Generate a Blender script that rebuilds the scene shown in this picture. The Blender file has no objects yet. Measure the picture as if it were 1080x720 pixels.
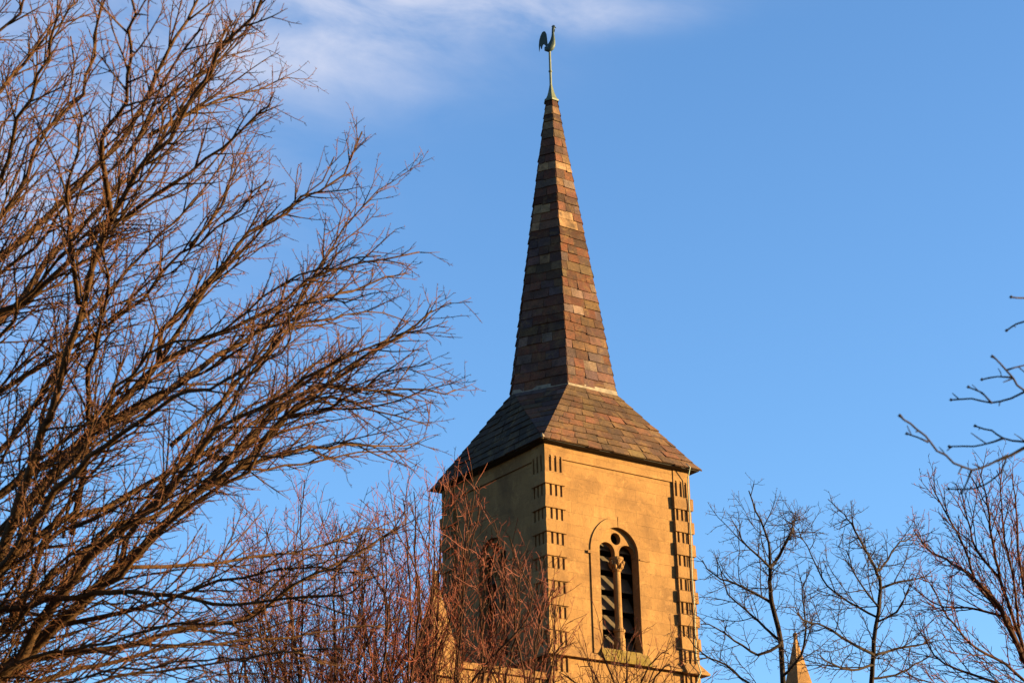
import bpy, math, random
import numpy as np
from mathutils import Vector, Matrix
from mathutils.geometry import tessellate_polygon

R = math.radians
scene = bpy.context.scene
COL = scene.collection
rng = random.Random(11)

# ------------------------------------------------------------------ camera, sky, sun, exposure
CAM = np.array([-32.563, -43.244, 1.6])
YAW, PITCH, ROLL, FPX = R(35.557), R(21.911), R(-1.389), 2168.0
FW = np.array([math.sin(YAW) * math.cos(PITCH), math.cos(YAW) * math.cos(PITCH), math.sin(PITCH)])
_r = np.array([math.cos(YAW), -math.sin(YAW), 0.0])
_u = np.cross(_r, FW)
RT = _r * math.cos(ROLL) + _u * math.sin(ROLL)
UP = -_r * math.sin(ROLL) + _u * math.cos(ROLL)

cd = bpy.data.cameras.new('camera')
cam = bpy.data.objects.new('camera', cd)
COL.objects.link(cam)
M = Matrix.Identity(4)
for i in range(3):
    M[i][0], M[i][1], M[i][2], M[i][3] = RT[i], UP[i], -FW[i], CAM[i]
cam.matrix_world = M
cd.sensor_width = 36.0
cd.lens = FPX / 1080 * 36
cd.clip_end = 3000
cd.dof.use_dof = True
cd.dof.focus_distance = 54.0
cd.dof.aperture_fstop = 5.6
scene.camera = cam

SUN_EL = R(8.5)
SUN_H = (math.sin(R(50)), -math.cos(R(50)))       # horizontal direction to the sun
SUN = Vector((SUN_H[0] * math.cos(SUN_EL), SUN_H[1] * math.cos(SUN_EL), math.sin(SUN_EL)))
sd = bpy.data.lights.new('sun', 'SUN')
sd.energy = 5.0
sd.angle = R(0.5)
sd.color = (1.0, 0.735, 0.34)
so = bpy.data.objects.new('sun', sd)
COL.objects.link(so)
so.rotation_euler = SUN.to_track_quat('Z', 'Y').to_euler()

world = bpy.data.worlds.new('World')
scene.world = world
world.use_nodes = True
nt = world.node_tree
nt.nodes.clear()


def N(tree, kind, **kw):
    n = tree.nodes.new(kind)
    for k, v in kw.items():
        setattr(n, k, v)
    return n


def mth(tree, op, a, b=None, c=None, clamp=False):
    n = tree.nodes.new('ShaderNodeMath')
    n.operation = op
    n.use_clamp = clamp
    for i, v in enumerate((a, b, c)):
        if v is None:
            continue
        if isinstance(v, (int, float)):
            n.inputs[i].default_value = v
        else:
            tree.links.new(v, n.inputs[i])
    return n.outputs[0]


sky = N(nt, 'ShaderNodeTexSky', sky_type='NISHITA')
sky.sun_disc = False
sky.sun_elevation = SUN_EL
sky.sun_rotation = math.atan2(SUN_H[0], SUN_H[1])
sky.altitude = 300
sky.air_density = 1.0
sky.dust_density = 0.8
sky.ozone_density = 4.0
bg = N(nt, 'ShaderNodeBackground')
bg.inputs['Strength'].default_value = 0.0795
out = N(nt, 'ShaderNodeOutputWorld')
tc = N(nt, 'ShaderNodeTexCoord')
mp = N(nt, 'ShaderNodeMapping')
mp.inputs['Rotation'].default_value = (0, 0, YAW)
nt.links.new(tc.outputs['Generated'], mp.inputs['Vector'])
sx = N(nt, 'ShaderNodeSeparateXYZ')
nt.links.new(mp.outputs['Vector'], sx.inputs[0])
az = mth(nt, 'DIVIDE', sx.outputs['X'], mth(nt, 'MAXIMUM', sx.outputs['Y'], 0.05))
el = sx.outputs['Z']
cv = N(nt, 'ShaderNodeCombineXYZ')
nt.links.new(mth(nt, 'MULTIPLY', az, 9.0), cv.inputs[0])
nt.links.new(mth(nt, 'ADD', mth(nt, 'MULTIPLY', el, 26.0), mth(nt, 'MULTIPLY', az, 3.5)), cv.inputs[1])
cn = N(nt, 'ShaderNodeTexNoise')
cn.inputs['Scale'].default_value = 1.1
cn.inputs['Detail'].default_value = 8
cn.inputs['Roughness'].default_value = 0.58
cn.inputs['Distortion'].default_value = 0.35
nt.links.new(cv.outputs[0], cn.inputs['Vector'])
# a bank of thin cirrus: densest around one direction of the sky, fading over some degrees
CLOUDS = [(-0.09, 0.503, 0.08, 0.022, 0.9), (-0.03, 0.520, 0.10, 0.009, 0.75), (0.045, 0.511, 0.065, 0.007, 0.55), (-0.27, 0.475, 0.13, 0.09, 0.62)]
mask = None
for (a0, e0, wa, we, k) in CLOUDS:
    da = mth(nt, 'DIVIDE', mth(nt, 'SUBTRACT', az, a0), wa)
    de = mth(nt, 'DIVIDE', mth(nt, 'SUBTRACT', el, e0), we)
    d2 = mth(nt, 'ADD', mth(nt, 'MULTIPLY', da, da), mth(nt, 'MULTIPLY', de, de))
    g = mth(nt, 'MULTIPLY', mth(nt, 'POWER', 2.718, mth(nt, 'MULTIPLY', d2, -1.0)), k)
    mask = g if mask is None else mth(nt, 'ADD', mask, g)
nz = mth(nt, 'MULTIPLY', mth(nt, 'SUBTRACT', cn.outputs['Fac'], 0.28), 2.6, clamp=True)
cf = mth(nt, 'MULTIPLY', mask, nz, clamp=True)
mx = N(nt, 'ShaderNodeMix', data_type='RGBA')
nt.links.new(cf, mx.inputs['Factor'])
nt.links.new(sky.outputs['Color'], mx.inputs['A'])
mx.inputs['B'].default_value = (1.75, 1.85, 2.25, 1)
nt.links.new(mx.outputs['Result'], bg.inputs['Color'])
nt.links.new(bg.outputs[0], out.inputs['Surface'])

scene.view_settings.view_transform = 'Standard'
scene.view_settings.look = 'None'
scene.view_settings.exposure = 2.38
scene.view_settings.gamma = 1.0


# ------------------------------------------------------------------ helpers
def PX(px, py, depth):
    """a point seen at that place of the photograph (1080 x 720) at that distance"""
    return CAM + depth * (FW + RT * ((px - 540) / FPX) - UP * ((py - 360) / FPX))


def tag(o, label=None, cat=None, group=None, kind=None):
    if label: o['label'] = label
    if cat: o['category'] = cat
    if group: o['group'] = group
    if kind: o['kind'] = kind
    return o


def empty(name, loc=(0, 0, 0)):
    o = bpy.data.objects.new(name, None)
    o.empty_display_size = 0.5
    COL.objects.link(o)
    o.location = loc
    return o


class MB:
    def __init__(self):
        self.v = []; self.f = []; self.c = []; self.n = 0

    def add(self, vs, fs, col=None):
        vs = np.asarray(vs, dtype=np.float32).reshape(-1, 3)
        b = self.n
        self.v.append(vs)
        self.f.extend([tuple(i + b for i in f) for f in fs])
        self.n += len(vs)
        if col is not None:
            self.c.append(np.tile(np.array([*col, 1.0], dtype=np.float32), (len(vs), 1)))

    def box(self, a, b, fr=None):
        (x0, y0, z0), (x1, y1, z1) = a, b
        vs = [(x0, y0, z0), (x1, y0, z0), (x1, y1, z0), (x0, y1, z0), (x0, y0, z1), (x1, y0, z1), (x1, y1, z1), (x0, y1, z1)]
        if fr: vs = [fr(*p) for p in vs]
        self.add(vs, [(0, 3, 2, 1), (4, 5, 6, 7), (0, 1, 5, 4), (1, 2, 6, 5), (2, 3, 7, 6), (3, 0, 4, 7)])

    def plate(self, outer, holes, d0, d1, fr):
        """polygon with holes in (u, z), solid between distances d0 and d1 along the outward axis"""
        loops = [list(outer)] + [list(h) for h in holes]
        flat = [p for l in loops for p in l]
        tris = tessellate_polygon([[Vector((p[0], p[1], 0)) for p in l] for l in loops])
        n = len(flat)
        vs = [fr(p[0], d1, p[1]) for p in flat] + [fr(p[0], d0, p[1]) for p in flat]
        fs = [tuple(t) for t in tris] + [(t[2] + n, t[1] + n, t[0] + n) for t in tris]
        k = 0
        for l in loops:
            m = len(l)
            for i in range(m):
                j = (i + 1) % m
                fs.append((k + i, k + j, k + j + n, k + i + n))
            k += m
        self.add(vs, fs)

    def ring(self, prof):
        """square ring round the tower axis: profile of (half width, z), closed"""
        m = len(prof)
        vs = []
        for (sx_, sy_) in ((-1, -1), (1, -1), (1, 1), (-1, 1)):
            vs += [(sx_ * r, sy_ * r, z) for r, z in prof]
        fs = []
        for q in range(4):
            for i in range(m):
                j = (i + 1) % m
                a, b = q * m, ((q + 1) % 4) * m
                fs.append((a + i, b + i, b + j, a + j))
        self.add(vs, fs)

    def lathe(self, prof, center, seg=16, axis=None):
        cx, cy = center
        vs = []
        for r, z in prof:
            for k in range(seg):
                a = 2 * math.pi * k / seg
                vs.append((cx + r * math.cos(a), cy + r * math.sin(a), z))
        fs = []
        for i in range(len(prof) - 1):
            for k in range(seg):
                l = (k + 1) % seg
                fs.append((i * seg + k, i * seg + l, (i + 1) * seg + l, (i + 1) * seg + k))
        fs.append(tuple(range(seg))[::-1])
        fs.append(tuple((len(prof) - 1) * seg + k for k in range(seg)))
        self.add(vs, fs)

    def tube(self, path, rad, k=6, flat=1.0, side=None):
        P = np.asarray(path, dtype=float)
        n = len(P)
        T = np.empty_like(P)
        T[1:-1] = P[2:] - P[:-2]; T[0] = P[1] - P[0]; T[-1] = P[-1] - P[-2]
        T /= np.maximum(np.linalg.norm(T, axis=1, keepdims=True), 1e-9)
        if side is not None:
            A = np.tile(np.asarray(side, float), (n, 1))
        else:
            t0 = T[0]
            ref = np.array([0, 0, 1.0]) if abs(t0[2]) < 0.9 else np.array([1.0, 0, 0])
            a = np.cross(t0, ref); a /= np.linalg.norm(a)
            A = np.empty_like(P)
            for i in range(n):
                a = a - T[i] * (a @ T[i])
                l = np.linalg.norm(a)
                a = a / l if l > 1e-6 else a
                A[i] = a
        B = np.cross(T, A)
        ang = np.arange(k) * 2 * math.pi / k
        rr = np.asarray(rad, float)[:, None, None]
        V = P[:, None, :] + rr * (np.cos(ang)[None, :, None] * A[:, None, :] * flat + np.sin(ang)[None, :, None] * B[:, None, :])
        fs = []
        for i in range(n - 1):
            for j in range(k):
                l = (j + 1) % k
                fs.append((i * k + j, i * k + l, (i + 1) * k + l, (i + 1) * k + j))
        fs.append(tuple(range(k))[::-1]); fs.append(tuple((n - 1) * k + j for j in range(k)))
        self.add(V.reshape(-1, 3), fs)

    def build(self, name, mat, parent=None, smooth=False, fix=False):
        me = bpy.data.meshes.new(name)
        V = np.concatenate(self.v) if self.v else np.zeros((0, 3), np.float32)
        off = np.array(parent.location) if parent is not None else np.zeros(3)
        if parent is not None and parent.parent is not None:
            off = off + np.array(parent.parent.location)
        V = V - off.astype(np.float32)
        L = np.fromiter((len(f) for f in self.f), dtype=np.int32, count=len(self.f))
        I = np.fromiter((i for f in self.f for i in f), dtype=np.int32, count=int(L.sum()))
        S = np.concatenate([[0], np.cumsum(L)[:-1]]).astype(np.int32)
        me.vertices.add(len(V)); me.vertices.foreach_set('co', V.ravel())
        me.loops.add(len(I)); me.loops.foreach_set('vertex_index', I)
        me.polygons.add(len(L)); me.polygons.foreach_set('loop_start', S)
        me.update(calc_edges=True)
        me.validate()
        if self.c:
            at = me.color_attributes.new('tone', 'FLOAT_COLOR', 'POINT')
            at.data.foreach_set('color', np.concatenate(self.c).ravel())
        if fix:
            import bmesh
            bm = bmesh.new(); bm.from_mesh(me)
            bmesh.ops.recalc_face_normals(bm, faces=bm.faces)
            bm.to_mesh(me); bm.free()
        me.polygons.foreach_set('use_smooth', np.full(len(me.polygons), bool(smooth)))
        me.materials.append(mat)
        o = bpy.data.objects.new(name, me)
        COL.objects.link(o)
        if parent is not None: o.parent = parent
        return o


# ------------------------------------------------------------------ materials
def material(name, rough=0.85, spec=0.3):
    m = bpy.data.materials.new(name)
    m.use_nodes = True
    t = m.node_tree
    b = t.nodes['Principled BSDF']
    b.inputs['Roughness'].default_value = rough
    b.inputs['Specular IOR Level'].default_value = spec
    return m, t, b


def noise(t, scale, detail=5, rough=0.6, vec=None, dist=0.0):
    n = t.nodes.new('ShaderNodeTexNoise')
    n.inputs['Scale'].default_value = scale
    n.inputs['Detail'].default_value = detail
    n.inputs['Roughness'].default_value = rough
    n.inputs['Distortion'].default_value = dist
    if vec is not None: t.links.new(vec, n.inputs['Vector'])
    return n.outputs['Fac']


def ramp(t, fac, stops):
    r = t.nodes.new('ShaderNodeValToRGB')
    e = r.color_ramp.elements
    while len(e) < len(stops): e.new(0.5)
    for i, (p, c) in enumerate(stops):
        e[i].position = p; e[i].color = (*c, 1)
    t.links.new(fac, r.inputs[0])
    return r.outputs[0]


def mix(t, fac, a, b, mode='MIX'):
    n = t.nodes.new('ShaderNodeMix'); n.data_type = 'RGBA'; n.blend_type = mode
    for s, v in (('Factor', fac), ('A', a), ('B', b)):
        if isinstance(v, (int, float)): n.inputs[s].default_value = v
        elif isinstance(v, tuple): n.inputs[s].default_value = (*v, 1)
        else: t.links.new(v, n.inputs[s])
    return n.outputs['Result']


def bump(t, b, h, strength=0.4, dist=0.02):
    n = t.nodes.new('ShaderNodeBump')
    n.inputs['Strength'].default_value = strength
    n.inputs['Distance'].default_value = dist
    t.links.new(h, n.inputs['Height'])
    t.links.new(n.outputs[0], b.inputs['Normal'])


def obj_vec(t):
    return t.nodes.new('ShaderNodeTexCoord').outputs['Object']


def stone_mat(name, light, mid, dark, moss=None):
    m, t, b = material(name, 0.92, 0.15)
    v = obj_vec(t)
    # courses of ashlar: horizontal coordinate x + y, vertical z
    s = t.nodes.new('ShaderNodeSeparateXYZ'); t.links.new(v, s.inputs[0])
    c = t.nodes.new('ShaderNodeCombineXYZ')
    t.links.new(mth(t, 'ADD', s.outputs[0], s.outputs[1]), c.inputs[0])
    t.links.new(s.outputs[2], c.inputs[1])
    br = t.nodes.new('ShaderNodeTexBrick')
    br.inputs['Scale'].default_value = 1.0
    br.inputs['Brick Width'].default_value = 0.72
    br.inputs['Row Height'].default_value = 0.322
    br.inputs['Mortar Size'].default_value = 0.006
    br.inputs['Mortar Smooth'].default_value = 0.4
    br.inputs['Bias'].default_value = 0.0
    br.inputs['Color1'].default_value = (0.2, 0.2, 0.2, 1)
    br.inputs['Color2'].default_value = (0.8, 0.8, 0.8, 1)
    br.inputs['Mortar'].default_value = (0.45, 0.45, 0.45, 1)
    t.links.new(c.outputs[0], br.inputs['Vector'])
    big = noise(t, 0.9, 6, 0.62, v, 0.3)
    col = ramp(t, big, [(0.30, dark), (0.5, mid), (0.72, light)])
    tone = t.nodes.new('ShaderNodeSeparateColor'); t.links.new(br.outputs['Color'], tone.inputs[0])
    hs = t.nodes.new('ShaderNodeHueSaturation')
    t.links.new(col, hs.inputs['Color'])
    t.links.new(mth(t, 'ADD', mth(t, 'MULTIPLY', tone.outputs[0], 0.30), 0.86), hs.inputs['Value'])
    # streaks of weather running down and dark pitting
    mpn = t.nodes.new('ShaderNodeMapping'); mpn.inputs['Scale'].default_value = (3.0, 3.0, 0.35)
    t.links.new(v, mpn.inputs['Vector'])
    st = noise(t, 1.3, 5, 0.6, mpn.outputs[0])
    c2 = mix(t, mth(t, 'MULTIPLY', mth(t, 'SUBTRACT', st, 0.52), 2.2, clamp=True), hs.outputs[0], dark)
    pit = noise(t, 16, 4, 0.7, v)
    c3 = mix(t, mth(t, 'MULTIPLY', mth(t, 'SUBTRACT', pit, 0.60), 5.0, clamp=True), c2, tuple(x * 0.45 for x in dark))
    blot = noise(t, 5.5, 7, 0.72, v, 0.8)
    c3 = mix(t, mth(t, 'MULTIPLY', mth(t, 'SUBTRACT', blot, 0.50), 2.6, clamp=True), c3, tuple(x * 0.8 for x in dark))
    c3 = mix(t, mth(t, 'MULTIPLY', mth(t, 'SUBTRACT', noise(t, 2.6, 6, 0.7, v, 1.2), 0.56), 5.0, clamp=True), c3, tuple(x * 1.22 for x in light))
    jn = mth(t, 'MULTIPLY', br.outputs['Fac'], mth(t, 'MULTIPLY', mth(t, 'SUBTRACT', noise(t, 1.7, 3, 0.6, v), 0.35), 1.3, clamp=True))
    c3 = mix(t, jn, c3, tuple(x * 0.72 for x in dark))
    if moss:
        mo = noise(t, 3.5, 6, 0.65, v)
        c3 = mix(t, mth(t, 'MULTIPLY', mth(t, 'SUBTRACT', mo, 0.30), 3.5, clamp=True), c3, moss)
    t.links.new(c3, b.inputs['Base Color'])
    fine = noise(t, 40, 5, 0.7, v)
    h = mth(t, 'ADD', mth(t, 'MULTIPLY', fine, 0.35), mth(t, 'MULTIPLY', pit, 0.5))
    h = mth(t, 'SUBTRACT', h, mth(t, 'MULTIPLY', br.outputs['Fac'], 0.22))
    bump(t, b, h, 0.8, 0.03)
    return m


STONE = stone_mat('limestone', (0.2058, 0.11, 0.0395), (0.1722, 0.089, 0.0311), (0.1092, 0.0554, 0.021))
MOSSY = stone_mat('mossy_limestone', (0.1764, 0.1134, 0.0437), (0.1512, 0.0966, 0.0353), (0.105, 0.0672, 0.0269), (0.105, 0.0689, 0.0118))


def slate_mat():
    m, t, b = material('stone_slates', 0.9, 0.1)
    v = obj_vec(t)
    at = t.nodes.new('ShaderNodeAttribute'); at.attribute_name = 'tone'
    n1 = noise(t, 5.0, 6, 0.65, v)
    n2 = noise(t, 2.4, 7, 0.74, v, 0.9)
    c = mix(t, mth(t, 'MULTIPLY', mth(t, 'SUBTRACT', n1, 0.45), 3.0, clamp=True), at.outputs['Color'], (0.036, 0.025, 0.020))
    c = mix(t, mth(t, 'MULTIPLY', mth(t, 'SUBTRACT', n2, 0.51), 3.5, clamp=True), c, (0.13, 0.078, 0.031))
    n4 = noise(t, 0.9, 5, 0.65, v, 0.5)
    c = mix(t, mth(t, 'MULTIPLY', mth(t, 'SUBTRACT', n4, 0.48), 3.0, clamp=True), c, (0.022, 0.015, 0.012))
    n3 = noise(t, 22, 5, 0.75, v)
    hs = t.nodes.new('ShaderNodeHueSaturation'); t.links.new(c, hs.inputs['Color'])
    t.links.new(mth(t, 'ADD', mth(t, 'MULTIPLY', n3, 1.7), 0.15), hs.inputs['Value'])
    t.links.new(hs.outputs[0], b.inputs['Base Color'])
    bump(t, b, mth(t, 'ADD', n3, mth(t, 'MULTIPLY', n1, 1.5)), 0.5, 0.02)
    return m


SLATE = slate_mat()


def simple(name, a, c, scale, rough=0.8, spec=0.3, metal=0.0, bs=0.3, bd=0.01, stretch=None):
    m, t, b = material(name, rough, spec)
    v = obj_vec(t)
    if stretch:
        mpn = t.nodes.new('ShaderNodeMapping'); mpn.inputs['Scale'].default_value = stretch
        t.links.new(v, mpn.inputs['Vector']); v = mpn.outputs[0]
    n = noise(t, scale, 6, 0.65, v)
    t.links.new(ramp(t, n, [(0.32, a), (0.68, c)]), b.inputs['Base Color'])
    b.inputs['Metallic'].default_value = metal
    if bs: bump(t, b, n, bs, bd)
    return m


LEAD = simple('lead_flashing', (0.0731, 0.0516, 0.031), (0.215, 0.1591, 0.1032), 4, 0.6)
VERD = simple('verdigris_copper', (0.0103, 0.0224, 0.0189), (0.0258, 0.043, 0.0292), 12, 0.6, 0.4)
VERD2 = simple('pale_verdigris', (0.0516, 0.0602, 0.0301), (0.0946, 0.1032, 0.0559), 9, 0.6, 0.4)
WOOD = simple('eaves_timber', (0.0155, 0.0114, 0.0083), (0.031, 0.0232, 0.0155), 6)
LOUV = simple('louvre_boards', (0.0344, 0.0224, 0.012), (0.0731, 0.0473, 0.0241), 7)
CABLE = simple('cable_sheath', (0.1548, 0.1858, 0.1342), (0.2167, 0.2374, 0.1754), 5, 0.6, bs=0)
BARK = simple('bark_olive_brown', (0.0189, 0.0103, 0.0052), (0.0791, 0.0378, 0.0138), 16, 0.9, 0.1, bs=0.7, bd=0.02)
TWIG = simple('twig_bark_reddish', (0.047, 0.0155, 0.0058), (0.1, 0.036, 0.012), 5, 0.75, 0.2, bs=0)
REDT = simple('twig_bark_red', (0.066, 0.0105, 0.003), (0.125, 0.0215, 0.006), 3, 0.7, 0.2, bs=0)
REDB = simple('bark_red_brown', (0.0241, 0.0095, 0.0052), (0.0559, 0.0224, 0.0103), 9, 0.85, 0.1, bs=0.5)
DARKB = simple('bark_dark_shaded', (0.0112, 0.0077, 0.006), (0.0301, 0.0189, 0.0129), 10, 0.9, 0.1, bs=0.5)  # dark bark, lowered further to stand in for shade over the right-hand trees
DARKT = simple('twig_bark_dark', (0.0224, 0.0103, 0.0077), (0.0533, 0.0241, 0.0163), 5, 0.8, 0.2, bs=0)
GRASS = simple('short_grass', (0.043, 0.0241, 0.012), (0.0731, 0.043, 0.0206), 0.6, 0.95, 0.1)

# ------------------------------------------------------------------ ground
g = MB()
nseg = 48
gv = [(0, 0, 0)] + [(1500 * math.cos(2 * math.pi * k / nseg), 1500 * math.sin(2 * math.pi * k / nseg), 0) for k in range(nseg)]
g.add(gv, [(0, 1 + k, 1 + (k + 1) % nseg) for k in range(nseg)])
tag(g.build('ground', GRASS), kind='structure')

# ------------------------------------------------------------------ church tower
def front(u, d, z): return (u, -d, z)
def left(u, d, z): return (-d, -u, z)
def right(u, d, z): return (d, u, z)
def back(u, d, z): return (-u, d, z)


tower = empty('church_tower')
tag(tower, 'square yellow limestone church tower with a hexagonal slated spire and louvred belfry windows', 'church tower')

WP = 2.375            # wall plane
ZE, ZS, HS, ZA = 19.174, 21.434, 1.656, 31.064
ZSTR = 13.53
ZB = [18.04 - 0.6445 * k for k in range(7)]
WC = -0.09           # window axis on its face


def arc(cx, cz, r, a0, a1, n):
    return [(cx + r * math.cos(a0 + (a1 - a0) * i / n), cz + r * math.sin(a0 + (a1 - a0) * i / n)) for i in range(n + 1)]


def pointed(c, hw, zb, zs, za, n=10):
    """closed loop: up the right jamb, over a pointed arch, down the left jamb"""
    h = za - zs
    r = (hw * hw + h * h) / (2 * hw)
    a = math.asin(min(1, h / r))
    if r < hw: r = hw
    pr = [(c + hw - r + r * math.cos(a * i / n), zs + r * math.sin(a * i / n)) for i in range(n + 1)]
    pl = [(2 * c - x, z) for x, z in pr[::-1]][1:]
    return [(c - hw, zb), (c + hw, zb)] + pr + pl


OPEN = pointed(WC, 0.645, 13.93, 16.55, 17.21)
HOOD = pointed(WC, 0.94, 13.75, 16.45, 17.50)

w = MB()
for fr in (front, left):
    m_ = WP if fr is front else WP - 0.26
    w.plate([(-m_, 0), (m_, 0), (m_, ZE), (-m_, ZE)], [OPEN], WP - 0.26, WP, fr)
w.plate([(-WP + .26, 0), (WP - .45, 0), (WP - .45, ZE), (-WP + .26, ZE)], [], WP - 0.45, WP, right)
w.plate([(-WP, 0), (WP, 0), (WP, ZE), (-WP, ZE)], [], WP - 0.45, WP, back)
w.build('wall', STONE, tower, fix=True)

fz = MB()
fz.ring([(WP - .05, 18.79), (WP + .045, 18.79), (WP + .045, ZE + .02), (WP - .05, ZE + .02)])
fz.build('frieze', STONE, tower, fix=True)

sc_ = MB()
sc_.ring([(WP - .05, 13.74), (WP + .02, 13.74), (WP + .15, 13.60), (WP + .15, ZSTR + .02), (WP - .05, ZSTR + .04)])
sc_.build('string_course', STONE, tower, fix=True)

PF = 2.442           # face of the slotted piers
SL = [(2.28, 0.040), (2.11, 0.040), (1.945, 0.040)]


jq = random.Random(9)


def quoin(sx_, sy_):
    q = MB()
    P0 = PF - 0.038
    faces = []
    if sy_ < 0: faces.append((front, sx_))
    else: faces.append((back, -sx_))
    if sx_ < 0: faces.append((left, -sy_))
    else: faces.append((right, sy_))
    def corner_box(a, b, z0, z1):
        q.box((min(sx_ * a, sx_ * b), min(sy_ * a, sy_ * b), z0), (max(sx_ * a, sx_ * b), max(sy_ * a, sy_ * b), z1))
    corner_box(1.87, P0, 0.0, ZE + .01)
    ta = [(1.86, 13.84), (2.45, 13.82), (2.63, 13.56), (2.63, 13.515), (1.86, 13.52)]
    cc = []
    for r_, z in ta[1:4]:
        cc += [(sx_ * 1.85, sy_ * 1.85, z), (sx_ * r_, sy_ * 1.85, z), (sx_ * r_, sy_ * r_, z), (sx_ * 1.85, sy_ * r_, z)]
    q.add(cc, [(0, 1, 5, 4), (1, 2, 6, 5), (2, 3, 7, 6), (3, 0, 4, 7), (4, 5, 9, 8), (5, 6, 10, 9), (6, 7, 11, 10), (7, 4, 8, 11), (3, 2, 1, 0), (8, 9, 10, 11)])
    lows = ZB + [ZSTR - 0.10 - 0.6445 * k for k in range(1, 3)]
    for zb in lows:
        za_, zb_ = zb + jq.uniform(-.008, .008), zb + 0.33 + jq.uniform(-.02, .012)
        vv = []
        for z in (za_, za_ + .015, zb_ - .02, zb_):
            k_ = .012 if z in (za_, zb_) else 0
            for a_, b_ in ((1.835, 1.835), (2.49 - k_, 1.835), (2.49 - k_, 2.49 - k_), (1.835, 2.49 - k_)):
                vv.append((sx_ * (a_ + jq.uniform(-.008, .006)), sy_ * (b_ + jq.uniform(-.008, .006)), z + jq.uniform(-.006, .006)))
        q.add(vv, [(3, 2, 1, 0), (12, 13, 14, 15)] + [(4 * i + j, 4 * i + (j + 1) % 4, 4 * i + 4 + (j + 1) % 4, 4 * i + 4 + j) for i in range(3) for j in range(4)])
    for (fr, e) in faces:
        umax = PF if fr in (front, back) else P0 - 0.001
        def strip(z0, z1, arched=False, slots=True):
            o_ = [(e * 1.87, z0), (e * umax, z0), (e * umax, z1), (e * 1.87, z1)]
            hs = []
            for uc, hw in SL if slots else []:
                if arched:
                    hs.append([(e * uc - hw, z0 + .03), (e * uc + hw, z0 + .03), (e * uc + hw, z1 - .38)] + arc(e * uc, z1 - .38, hw, 0, math.pi, 6)[1:])
                else:
                    hs.append([(e * uc - hw, z0 + .004), (e * uc + hw, z0 + .004), (e * uc + hw, z1 - .012), (e * uc - hw, z1 - .012)])
            q.plate(o_, hs, P0, PF, fr)
        strip(ZB[0] + 0.33, ZE + 0.01, True)
        for k in range(6):
            strip(ZB[k + 1] + 0.33, ZB[k])
        strip(ZSTR + 0.05, ZB[6])
        strip(lows[7] + 0.33, ZSTR + .04)
        strip(lows[8] + 0.33, lows[7])
        strip(0, lows[8], slots=False)
    return q.build('quoin', STONE, tower, fix=True)


for s in ((-1, -1), (1, -1), (-1, 1), (1, 1)):
    quoin(*s)

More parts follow.
